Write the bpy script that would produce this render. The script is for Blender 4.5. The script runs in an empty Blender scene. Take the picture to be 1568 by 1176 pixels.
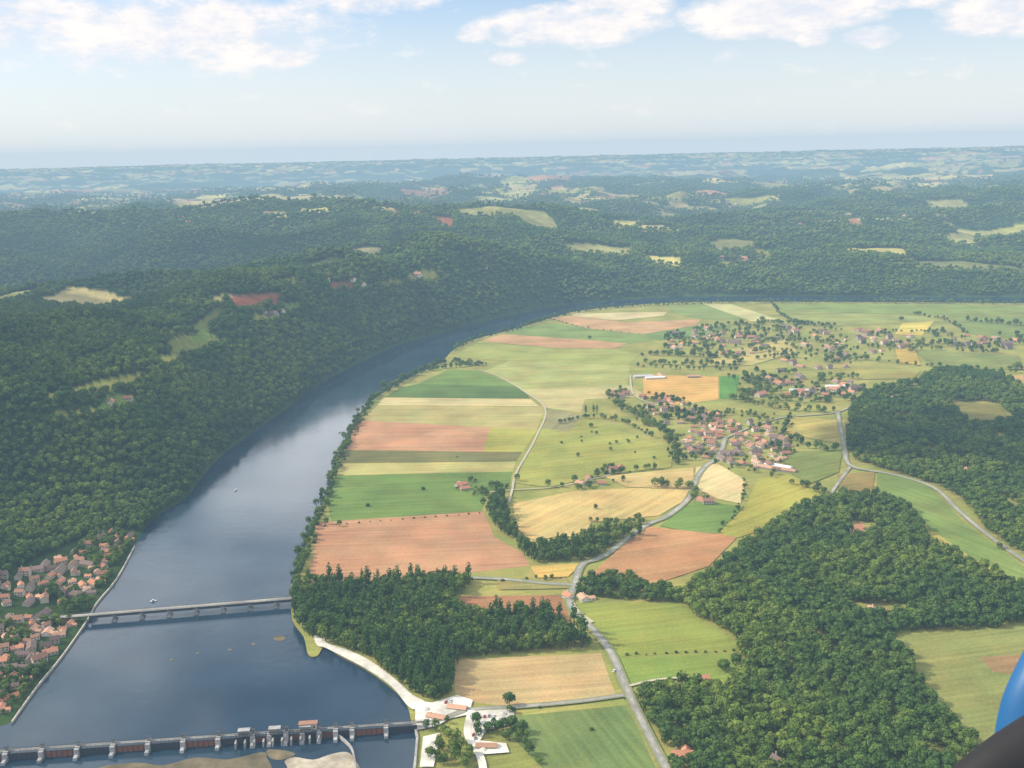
import bpy,bmesh,math,random
import numpy as np
from mathutils import Matrix,Vector
rng=np.random.default_rng(7); random.seed(7)
scene=bpy.context.scene
# ---------------- viewpoint (aeroplane at 450 m) -------------
H=450.;F=1607.;P=math.radians(12.3);R=math.radians(-1.3)
cam_d=bpy.data.cameras.new("camera"); cam=bpy.data.objects.new("camera",cam_d)
scene.collection.objects.link(cam); scene.camera=cam
cam_d.sensor_width=36; cam_d.lens=36*F/1568; cam_d.clip_end=300000; cam_d.clip_start=0.05
cam.matrix_world=Matrix.Translation((0,0,H))@Matrix.Rotation(math.pi/2-P,4,'X')@Matrix.Rotation(R,4,'Z')
# ---------------- survey: photo measurement -> map metres ----
def dirs(p):
    p=np.asarray(p,float).reshape(-1,2)
    a=(p[:,0]-784)/F; b=-(p[:,1]-588)/F
    a2=a*math.cos(R)-b*math.sin(R); b2=a*math.sin(R)+b*math.cos(R)
    return np.stack([a2,math.cos(P)+b2*math.sin(P),b2*math.cos(P)-math.sin(P)],1)
def G(p,z=0.):
    d=dirs(p); t=(z-H)/d[:,2]; return np.stack([d[:,0]*t,d[:,1]*t],1)
def smooth_line(pts,n=6,closed=False):
    pts=np.asarray(pts,float); out=[]; N=len(pts)
    for i in range(N if closed else N-1):
        if closed: p0,p1,p2,p3=pts[i-1],pts[i],pts[(i+1)%N],pts[(i+2)%N]
        else: p0,p1,p2,p3=pts[max(i-1,0)],pts[i],pts[i+1],pts[min(i+2,N-1)]
        for k in range(n):
            t=k/n; out.append(.5*((2*p1)+(-p0+p2)*t+(2*p0-5*p1+4*p2-p3)*t*t+(-p0+3*p1-3*p2+p3)*t**3))
    if not closed: out.append(pts[-1])
    return np.array(out)
def pip(x,y,poly):
    ins=np.zeros(x.shape,bool); n=len(poly)
    bx=(x>=poly[:,0].min())&(x<=poly[:,0].max())&(y>=poly[:,1].min())&(y<=poly[:,1].max())
    xs=x[bx];ys=y[bx]; r=np.zeros(xs.shape,bool); j=n-1
    for i in range(n):
        xi,yi=poly[i];xj,yj=poly[j]
        if yi!=yj:
            c=((yi>ys)!=(yj>ys))&(xs<(xj-xi)*(ys-yi)/(yj-yi)+xi); r^=c
        j=i
    ins[bx]=r; return ins
def dline(x,y,L):
    d=np.full(x.shape,1e12)
    for i in range(len(L)-1):
        ax,ay=L[i];bx,by=L[i+1];vx,vy=bx-ax,by-ay;q=vx*vx+vy*vy+1e-9
        t=np.clip(((x-ax)*vx+(y-ay)*vy)/q,0,1)
        d=np.minimum(d,(x-ax-t*vx)**2+(y-ay-t*vy)**2)
    return np.sqrt(d)
def hsh(i,j,s):
    n=(i.astype(np.int64)*374761393+j.astype(np.int64)*668265263+s*1274126177)&0xffffffff
    n=((n^(n>>13))*1274126177)&0xffffffff
    n=((n^(n>>15))*2246822519)&0xffffffff
    return ((n^(n>>16))&0xffffff)/float(0xffffff)
def vn(x,y,s=0):
    i=np.floor(x);j=np.floor(y);u=x-i;v=y-j;u=u*u*(3-2*u);v=v*v*(3-2*v)
    return (hsh(i,j,s)*(1-u)+hsh(i+1,j,s)*u)*(1-v)+(hsh(i,j+1,s)*(1-u)+hsh(i+1,j+1,s)*u)*v
def fbm(x,y,s=0,o=4):
    r=0;a=.5;t=0
    for k in range(o): r=r+a*vn(x,y,s+k);t+=a;a*=.5;x=x*2.03+11.3;y=y*2.03+5.7
    return r/t
def ss(v,a,b):
    t=np.clip((v-a)/(b-a),0,1); return t*t*(3-2*t)
# banks
LB=[(22,1108),(62,1052),(100,1005),(138,950),(152,925),(182,888),(215,826),(242,792),(288,762),(310,732),(350,690),(440,626),(500,582),(560,551),(620,525),(700,503),(760,487),(820,475),(860,468),(950,459),(1100,453),(1568,455)]
RB=[(632,1176),(637,1130),(630,1105),(622,1078),(598,1052),(560,1025),(520,1004),(497,990),(486,1004),(472,1002),(465,975),(448,950),(446,915),(452,885),(465,845),(480,800),(502,755),(517,705),(537,655),(565,617),(600,594),(640,572),(675,555),(695,535),(725,520),(790,503),(850,485),(880,477),(960,468),(1100,462),(1568,464)]
LBw=np.vstack([[(-6000,-3000),(-2500,100),(-900,560),(-520,700)],smooth_line(G(LB,-1),4),[(3500,2900),(6000,2050)]])
RBw=np.vstack([smooth_line(G(RB,0),4),[(3500,2780),(6000,1900)]])
HILLP=np.vstack([LBw,[(120000,2050),(120000,120000),(-120000,120000),(-120000,-3000)]])
PLAIN=np.vstack([RBw,[(6000,-3000),(-160,-3000),(-110,500)]])
def height(x,y):
    x=np.asarray(x,float);y=np.asarray(y,float)
    ins=pip(x,y,HILLP); dl=np.where(ins,dline(x,y,LBw),0); r=np.hypot(x,y)
    town=ss(-y,-1480,-1220)*ss(-x,0,200)
    W=185+385*town+90*ss(x,0,600)
    rise=ss(dl,-60*(1-town),W)*(dl>0)
    rise=rise*ss(dl,0,25)
    north=ss(x,-50,500)*(1-ss(y,3300,6000))
    amp=120+50*(fbm(x/1500,y/1500,3)-.5)*2-66*north
    rg=1-np.abs(2*fbm(x/760+3,y/760,9,3)-1)*2.6
    amp=amp+(72-46*north)*rg*ss(dl,60,300)+34*(fbm(x/330,y/330,15,3)-.5)*2
    amp+=70*np.exp(-((x+900)/1300)**2-((y-4550-0.05*x)/420)**2)
    amp-=70*np.exp(-((x+1250)/480)**2-((y-3000)/700)**2)
    amp+=80*np.exp(-((x-6000)/2600)**2-((y-11500)/1000)**2)
    amp-=30*np.exp(-((x-300)/1200)**2-((y-5600)/500)**2)
    amp+=(fbm(x/3000,y/2200,21)-.5)*260*ss(r,4500,12000)
    amp+=55*ss(r,14000,32000)
    h=-2.5+rise*np.maximum(amp,30)+np.clip(dl/7,0,1)*3.2*ins
    return h
def D(p):
    """survey onto the terrain surface"""
    d=dirs(p); t=np.geomspace(500,80000,900)
    X=d[:,0:1]*t;Y=d[:,1:2]*t;Z=H+d[:,2:3]*t
    g=Z-np.maximum(height(X,Y),0); out=[]
    for k in range(len(d)):
        w=np.where(g[k]<0)[0]; i=w[0] if len(w) else len(t)-1
        if i>0 and len(w):
            f=g[k,i-1]/(g[k,i-1]-g[k,i]); tt=t[i-1]+(t[i]-t[i-1])*f
        else: tt=t[i]
        out.append((d[k,0]*tt,d[k,1]*tt))
    return np.array(out)
# ---------------- colours / materials ------------------------
def lin(c,k=1.):
    r=[]
    for v in c:
        v/=255.; r.append((v/12.92 if v<.04045 else ((v+.055)/1.055)**2.4)*k)
    if k<1:
        if r[1]>r[0]: r=[r[0]*1.24,r[1]*.96,r[2]*.98]
        else: r=[r[0]*1.0,r[1]*1.03,r[2]*.90]
    return tuple(r)
def nt(name):
    m=bpy.data.materials.new(name); m.use_nodes=True; t=m.node_tree; t.nodes.clear()
    return m,t,t.nodes.new('ShaderNodeOutputMaterial')
def N(t,ty,**k):
    n=t.nodes.new(ty)
    for a,b in k.items(): setattr(n,a,b)
    return n
def noise(t,vec,scale,detail=3,rough=.55):
    n=N(t,'ShaderNodeTexNoise'); n.inputs['Scale'].default_value=scale; n.inputs['Detail'].default_value=detail; n.inputs['Roughness'].default_value=rough
    t.links.new(vec,n.inputs['Vector']); return n.outputs['Fac']
def mixc(t,f,a,b,mode='MIX'):
    n=N(t,'ShaderNodeMix',data_type='RGBA',blend_type=mode)
    for v,i in ((f,n.inputs[0]),(a,n.inputs[6]),(b,n.inputs[7])):
        if hasattr(v,'links'): t.links.new(v,i)
        elif isinstance(v,(int,float)): i.default_value=v
        else: i.default_value=(*v[:3],1)
    return n.outputs[2]
def rng_(t,v,a,b,c=0,d=1):
    n=N(t,'ShaderNodeMapRange'); n.inputs[1].default_value=a;n.inputs[2].default_value=b;n.inputs[3].default_value=c;n.inputs[4].default_value=d
    t.links.new(v,n.inputs[0]); return n.outputs[0]
def mth(t,op,a,b=None):
    n=N(t,'ShaderNodeMath',operation=op)
    for v,i in ((a,n.inputs[0]),(b,n.inputs[1])):
        if v is None: continue
        if hasattr(v,'links'): t.links.new(v,i)
        else: i.default_value=v
    return n.outputs[0]
def pmat(name,c1,c2,scale=.2,rough=.9,big=None,spec=.2,rnd=0):
    m,t,o=nt(name); g=N(t,'ShaderNodeNewGeometry').outputs['Position']
    f=rng_(t,noise(t,g,scale,4),.3,.7)
    c=mixc(t,f,c1,c2)
    if big:
        f2=rng_(t,noise(t,g,big,3),.35,.65,.75,1.2); c=mixc(t,1.,c,f2,'MULTIPLY')
    if rnd:
        oi=N(t,'ShaderNodeObjectInfo'); c=mixc(t,1.,c,rng_(t,oi.outputs['Random'],0,1,1-rnd,1+rnd),'MULTIPLY')
    b=N(t,'ShaderNodeBsdfPrincipled'); b.inputs['Roughness'].default_value=rough; b.inputs['Specular IOR Level'].default_value=spec
    t.links.new(c,b.inputs['Base Color']); t.links.new(b.outputs[0],o.inputs[0]); return m
FK=.74
def field_mat(name,c,ang=0.,stripe=0.,vary=.25,patch=None):
    m,t,o=nt(name); g=N(t,'ShaderNodeNewGeometry').outputs['Position']
    c=lin(c,FK)
    mp=N(t,'ShaderNodeMapping'); mp.inputs['Rotation'].default_value=(0,0,-ang); t.links.new(g,mp.inputs[0])
    mp2=N(t,'ShaderNodeVectorMath',operation='MULTIPLY'); mp2.inputs[1].default_value=(.006,.16,1); t.links.new(mp.outputs[0],mp2.inputs[0])
    s=noise(t,mp2.outputs[0],1.,3,.6)
    big=noise(t,g,.012,4,.55); fine=noise(t,g,.35,3,.7)
    v=mth(t,'ADD',rng_(t,s,.3,.7,-vary*.5,vary*.5),rng_(t,big,.3,.7,-vary*.7,vary*.7))
    v=mth(t,'ADD',v,rng_(t,fine,.3,.7,-vary*.45,vary*.45))
    if stripe:
        sp=N(t,'ShaderNodeSeparateXYZ'); t.links.new(mp.outputs[0],sp.inputs[0])
        sn=mth(t,'SINE',mth(t,'MULTIPLY',sp.outputs[1],2*math.pi/stripe)); v=mth(t,'ADD',v,mth(t,'MULTIPLY',sn,.05))
    v=mth(t,'ADD',v,1.)
    col=mixc(t,rng_(t,noise(t,g,.02,4,.65),.40,.66,0,.8),c,patch and lin(patch,FK) or (c[0]*1.18,c[1]*.98,c[2]*.98))
    col=mixc(t,1.,col,v,'MULTIPLY')
    b=N(t,'ShaderNodeBsdfDiffuse'); t.links.new(col,b.inputs[0]); t.links.new(b.outputs[0],o.inputs[0]); return m
def foliage_mat(name,c1,c2,c3):
    m,t,o=nt(name); g=N(t,'ShaderNodeNewGeometry').outputs['Position']; oi=N(t,'ShaderNodeObjectInfo')
    c=mixc(t,oi.outputs['Random'],c1,c2)
    st=rng_(t,noise(t,g,.008,4,.6),.42,.58); c=mixc(t,mth(t,'MULTIPLY',st,.8),c,c3)
    f=rng_(t,noise(t,g,.55,2),.3,.7,.6,1.4); c=mixc(t,1.,c,f,'MULTIPLY')
    b=N(t,'ShaderNodeBsdfDiffuse'); t.links.new(c,b.inputs[0])
    t.links.new(b.outputs[0],o.inputs[0]); return m
M_leaf=foliage_mat('foliage',(.074,.122,.024),(.165,.210,.040),(.050,.100,.028))
M_pop=foliage_mat('poplar_foliage',(.068,.126,.032),(.105,.168,.04),(.06,.116,.03))
M_trunk=pmat('bark',(.09,.07,.05),(.14,.11,.08),1.)
M_conc=pmat('concrete',(.30,.29,.27),(.42,.40,.37),.4,big=.05)
M_conc2=pmat('weathered_stone',(.20,.19,.17),(.32,.30,.26),.5,big=.08)
M_dark=pmat('dark_steel',(.04,.045,.05),(.07,.07,.075),1.,.5)
M_rust=pmat('rust_brown_gate',(.22,.08,.045),(.30,.12,.07),.5,.7)
M_asph=pmat('asphalt',(.27,.25,.21),(.35,.33,.28),.3,big=.03)
M_verge=pmat('verge',(.17,.20,.08),(.24,.24,.12),.12)
M_dirt=pmat('dirt_track',(.38,.34,.22),(.48,.43,.30),.2)
M_sand=pmat('sand',(.55,.51,.42),(.72,.68,.58),.15,big=.03)
M_bar=pmat('wet_sand',(.28,.23,.15),(.46,.41,.31),.12,big=.04)
M_earth=pmat('bank_earth',(.10,.09,.05),(.16,.14,.08),.2)
M_white=pmat('white_paint',(.72,.72,.70),(.8,.8,.78),.3)
M_win=pmat('window_glass',(.03,.035,.045),(.05,.055,.065),1.,.15)
M_wood=pmat('painted_wood',(.18,.10,.06),(.25,.15,.09),1.)
walls=[pmat('stone_wall_%d'%i,a,b,.8,rnd=.2) for i,(a,b) in enumerate([((.50,.43,.32),(.60,.53,.42)),((.62,.58,.5),(.7,.66,.6)),((.38,.32,.24),(.48,.41,.32))])]
roofs=[pmat('tile_roof_%d'%i,a,b,.9,.9,rnd=.28) for i,(a,b) in enumerate([((.40,.17,.09),(.50,.24,.14)),((.28,.14,.09),(.36,.20,.13)),((.16,.11,.09),(.22,.155,.125)),((.45,.24,.14),(.53,.32,.21)),((.5,.48,.45),(.6,.58,.55))])]
# ---------------- mesh builder -------------------------------
class MB:
    def __init__(s): s.v=[];s.f=[];s.m=[];s.mats=[]
    def mi(s,m):
        if m not in s.mats: s.mats.append(m)
        return s.mats.index(m)
    def add(s,vs,fs,m):
        o=len(s.v); s.v+= [tuple(v) for v in vs]; k=s.mi(m)
        for f in fs: s.f.append(tuple(i+o for i in f)); s.m.append(k)
    def box(s,c,sz,m,rz=0.,taper=1.):
        x,y,z=sz[0]/2,sz[1]/2,sz[2]/2; cs,sn=math.cos(rz),math.sin(rz); vs=[]
        for dz in (-1,1):
            k=taper if dz>0 else 1
            for dx,dy in ((-1,-1),(1,-1),(1,1),(-1,1)):
                a,b=dx*x*k,dy*y*k; vs.append((c[0]+a*cs-b*sn,c[1]+a*sn+b*cs,c[2]+dz*z))
        s.add(vs,[(0,3,2,1),(4,5,6,7),(0,1,5,4),(1,2,6,5),(2,3,7,6),(3,0,4,7)],m)
    def mesh(s,name):
        me=bpy.data.meshes.new(name); me.from_pydata(s.v,[],s.f)
        for m in s.mats: me.materials.append(m)
        me.polygons.foreach_set('material_index',s.m); me.update(); return me
    def obj(s,name,parent=None,coll=None,smooth=False):
        o=bpy.data.objects.new(name,s.mesh(name)); (coll or scene.collection).objects.link(o)
        if smooth: o.data.polygons.foreach_set('use_smooth',[True]*len(o.data.polygons))
        if parent: o.parent=parent
        return o
def empty(name,loc=(0,0,0),rz=0):
    e=bpy.data.objects.new(name,None); scene.collection.objects.link(e); e.location=loc; e.rotation_euler=(0,0,rz); return e
def sheet(name,poly,z,m,skirt=0):
    bm=bmesh.new(); vs=[bm.verts.new((p[0],p[1],z)) for p in poly]
    f=bm.faces.new(vs); f.normal_update()
    if f.normal.z<0: f.normal_flip()
    if skirt:
        n=len(vs); lo=[bm.verts.new((p[0],p[1],z-skirt)) for p in poly]
        for i in range(n):
            q=bm.faces.new((vs[i],vs[(i+1)%n],lo[(i+1)%n],lo[i]))
            q.material_index=1
    bmesh.ops.triangulate(bm,faces=[f],ngon_method='EAR_CLIP')
    me=bpy.data.meshes.new(name); bm.to_mesh(me); bm.free(); me.materials.append(m)
    if skirt: me.materials.append(M_earth)
    o=bpy.data.objects.new(name,me); scene.collection.objects.link(o); return o
def ribbon(mb,L,w,z,m):
    L=np.asarray(L); t=np.gradient(L,axis=0); t/=np.linalg.norm(t,axis=1)[:,None]+1e-9; n=np.stack([-t[:,1],t[:,0]],1)
    a=L+n*w/2;b=L-n*w/2; vs=[]
    zz=np.broadcast_to(z,(len(L),))
    for i in range(len(L)): vs+=[(b[i][0],b[i][1],zz[i]),(a[i][0],a[i][1],zz[i])]
    mb.add(vs,[(2*i,2*i+2,2*i+3,2*i+1) for i in range(len(L)-1)],m)
# ---------------- clearings on the hills ---------------------
YG=(150,165,80);PG=(160,175,105);TN=(190,172,118);PK=(180,132,100);RD=(160,100,74);YL=(205,190,118);GR=(110,145,65)
CL=[([(75,600),(150,583),(220,570),(228,580),(140,600),(80,610)],YG),([(150,628),(165,606),(202,607),(214,620),(170,634)],GR),
([(353,455),(440,451),(422,463),(368,472)],RD),([(503,431),(542,429),(542,441),(505,441)],RD),([(578,436),(598,428),(634,431),(604,442)],YG),
([(618,418),(674,414),(668,425),(635,430)],YG),([(416,430),(450,424),(458,433),(425,435)],YG),([(238,548),(270,541),(278,555),(250,562)],YG),
([(865,374),(970,378),(962,389),(880,386)],PG),([(985,390),(1042,394),(1042,404),(1000,401)],YL),([(1085,371),(1157,369),(1150,380),(1100,384)],PG),
([(1150,380),(1177,383),(1180,393),(1160,391)],YG),([(1448,362),(1492,361),(1492,373),(1455,373)],PG),([(936,337),(982,337),(970,349),(940,346)],YL),
([(1290,334),(1315,337),(1322,348),(1300,345)],PK),([(665,332),(692,334),(694,349),(678,347)],RD),([(705,321),(830,324),(852,346),(822,351),(790,334),(710,331)],PG),
([(460,319),(500,317),(502,326),(465,327)],YL),([(405,324),(440,326),(438,333),(404,331)],TN),([(250,303),(430,299),(512,304),(400,308),(270,311)],TN),
([(605,290),(684,287),(684,298),(618,298)],PK),([(1298,291),(1364,292),(1354,300),(1303,299)],TN),([(800,267),(872,269),(852,277),(808,275)],PK),
([(1028,262),(1142,260),(1138,266),(1034,268)],TN),([(600,322),(640,324),(645,333),(605,332)],PK),([(570,318),(605,318),(600,323),(572,323)],TN),
([(990,320),(1040,326),(1060,334),(1020,333)],PG),([(915,300),(942,299),(940,307),(918,306)],PK),([(1385,395),(1470,400),(1560,408),(1560,416),(1440,410),(1390,402)],(130,130,85)),
([(240,505),(330,470),(345,478),(260,512)],(112,128,66)),([(260,524),(330,512),(340,530),(290,545),(262,538)],(120,140,70)),([(60,640),(110,633),(150,628),(140,636),(80,645)],YG),
([(1460,348),(1568,352),(1568,358),(1470,356)],PG),([(780,283),(820,284),(815,292),(785,292)],TN),([(320,456),(350,450),(360,456),(330,462)],TN),([(380,486),(412,482),(420,490),(390,494)],YG),([(430,468),(460,462),(470,470),(440,474)],GR),
([(290,515),(310,500),(325,505),(310,520)],GR),([(120,545),(185,530),(190,538),(130,552)],(115,130,70)),([(460,405),(520,396),(530,402),(470,412)],(110,130,75)),([(1100,400),(1150,397),(1160,403),(1110,407)],YG)]
def grow(p):
    p=np.array(p,float); c=p.mean(0); q=c+(p-c)*1.05; q[:,1]+=np.where(p[:,1]>c[1],4,0)*np.clip((c[1]-300)/120,0.0,1); return q
CLW=[(D(grow(p)),lin(c,FK)) for p,c in CL]
PAL=np.array([lin(c,FK) for c in (PG,TN,PK,YL,YG,TN,PG,(150,160,110))])
def cover(x,y):
    """returns colour (n,3), tree mask"""
    n=x.shape[0]; r=np.hypot(x,y); off=dline(x,y,LBw)>460
    col=np.zeros((n,3)); v=.7+.6*fbm(x/90,y/90,40,3)
    base=np.array([.040,.070,.020]); col[:]=base*v[:,None]
    tree=np.ones(n,bool)
    # patchwork of farmland between the woods
    for cs,sd in ((190.,50),(380.,60)):
        gx=x/cs*.7;gy=y/cs; i0=np.floor(gx);j0=np.floor(gy); best=np.full(n,9.); sec=np.full(n,9.); bi=np.zeros(n);bj=np.zeros(n)
        for di in(-1,0,1):
            for dj in(-1,0,1):
                i=i0+di;j=j0+dj; d=(i+.1+.8*hsh(i,j,sd)-gx)**2+(j+.1+.8*hsh(i,j,sd+1)-gy)**2
                c=d<best; sec=np.where(c,best,np.minimum(sec,d)); bi=np.where(c,i,bi);bj=np.where(c,j,bj);best=np.where(c,d,best)
        rv=hsh(bi,bj,sd+2); k=(hsh(bi,bj,sd+3)*7.99).astype(int)
        cl=fbm(x/1300,y/1300,71,3)
        p=ss(r,4000,5600)*(.07+.60*ss(cl,.45,.60))*(1-.15*ss(r,7500,12000))+.02*ss(r,2000,2600)+.16*ss(r,2000,2500)*(1-ss(r,3600,4200))*ss(cl,.42,.58)
        if cs>300: p=p*ss(r,7500,11000)*.6
        m=(rv<p)&off&(np.sqrt(sec)-np.sqrt(best)>.10+.2*(fbm(x/60,y/60,5,2)-.5))
        col[m]=PAL[k[m]]*(.7+.3*v[m,None])*.95; tree&=~m
    for pl,c in CLW:
        m=pip(x,y,pl); col[m]=np.array(c)*v[m,None]*.9; tree&=~m
    return col,tree
# ---------------- terrain sheet ------------------------------
az=np.concatenate([np.arange(-180,-34,4.),np.arange(-34,34.001,.12),np.arange(38,180,4.)])*math.pi/180
rr=np.concatenate([[40,120,220,320,400],np.geomspace(450,95000,640)])
A,RR=np.meshgrid(az,rr); X=(RR*np.sin(A)).ravel();Y=(RR*np.cos(A)).ravel(); Z=height(X,Y)
na,nr=len(az),len(rr)
idx=np.arange(nr*na).reshape(nr,na); nx=np.roll(idx,-1,axis=1)
q=np.stack([idx[:-1],nx[:-1],nx[1:],idx[1:]],-1).reshape(-1,4)
co=np.stack([X,Y,Z],1); ctr=len(co); co=np.vstack([co,[0,0,-2.5]])
tri=np.stack([np.full(na,ctr),nx[0],idx[0]],1)
me=bpy.data.meshes.new('terrain'); me.vertices.add(len(co)); me.vertices.foreach_set('co',co.ravel())
loops=np.concatenate([q[:,::-1].ravel(),tri[:,::-1].ravel()]); me.loops.add(len(loops)); me.loops.foreach_set('vertex_index',loops)
ls=np.concatenate([np.arange(len(q))*4,len(q)*4+np.arange(len(tri))*3]); me.polygons.add(len(ls)); me.polygons.foreach_set('loop_start',ls)
me.update(calc_edges=True)
col,_=cover(X,Y); col=np.vstack([col,[.05,.08,.03]])
at=me.color_attributes.new('land','FLOAT_COLOR','POINT'); at.data.foreach_set('color',np.hstack([col,np.ones((len(col),1))]).ravel())
me.polygons.foreach_set('use_smooth',np.ones(len(ls),bool))
m,t,o=nt('hill_land'); g=N(t,'ShaderNodeNewGeometry').outputs['Position']
ca=N(t,'ShaderNodeVertexColor',layer_name='land')
c=mixc(t,1.,ca.outputs[0],rng_(t,noise(t,g,.03,5,.7),.3,.7,.7,1.3),'MULTIPLY')
c=mixc(t,1.,c,rng_(t,noise(t,g,.0016,4,.6),.35,.65,.7,1.3),'MULTIPLY')
b=N(t,'ShaderNodeBsdfDiffuse'); t.links.new(c,b.inputs[0]); t.links.new(b.outputs[0],o.inputs[0])
me.materials.append(m); ter=bpy.data.objects.new('terrain',me); scene.collection.objects.link(ter)
# ---------------- water --------------------------------------
m,t,o=nt('river_water'); g=N(t,'ShaderNodeNewGeometry').outputs['Position']
b=N(t,'ShaderNodeBsdfPrincipled'); b.inputs['Roughness'].default_value=.10; b.inputs['IOR'].default_value=1.33
c=mixc(t,rng_(t,noise(t,g,.01,4),.35,.65),(.012,.029,.047),(.022,.046,.068)); t.links.new(c,b.inputs['Base Color'])
hgt=mth(t,'ADD',mth(t,'MULTIPLY',noise(t,g,.9,3,.6),.10),mth(t,'MULTIPLY',noise(t,g,.07,3,.6),.35))
bp=N(t,'ShaderNodeBump'); bp.inputs['Distance'].default_value=.5; t.links.new(hgt,bp.inputs['Height']); t.links.new(bp.outputs[0],b.inputs['Normal'])
gust=noise(t,g,.006,4,.6); t.links.new(rng_(t,gust,.40,.60,.12,.8),bp.inputs['Strength'])
t.links.new(b.outputs[0],o.inputs[0]); M_water=m
w=MB(); w.add([(-6500,-3500,-1),(6500,-3500,-1),(6500,4200,-1),(-6500,4200,-1)],[(0,1,2,3)],M_water); w.obj('river')
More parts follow.
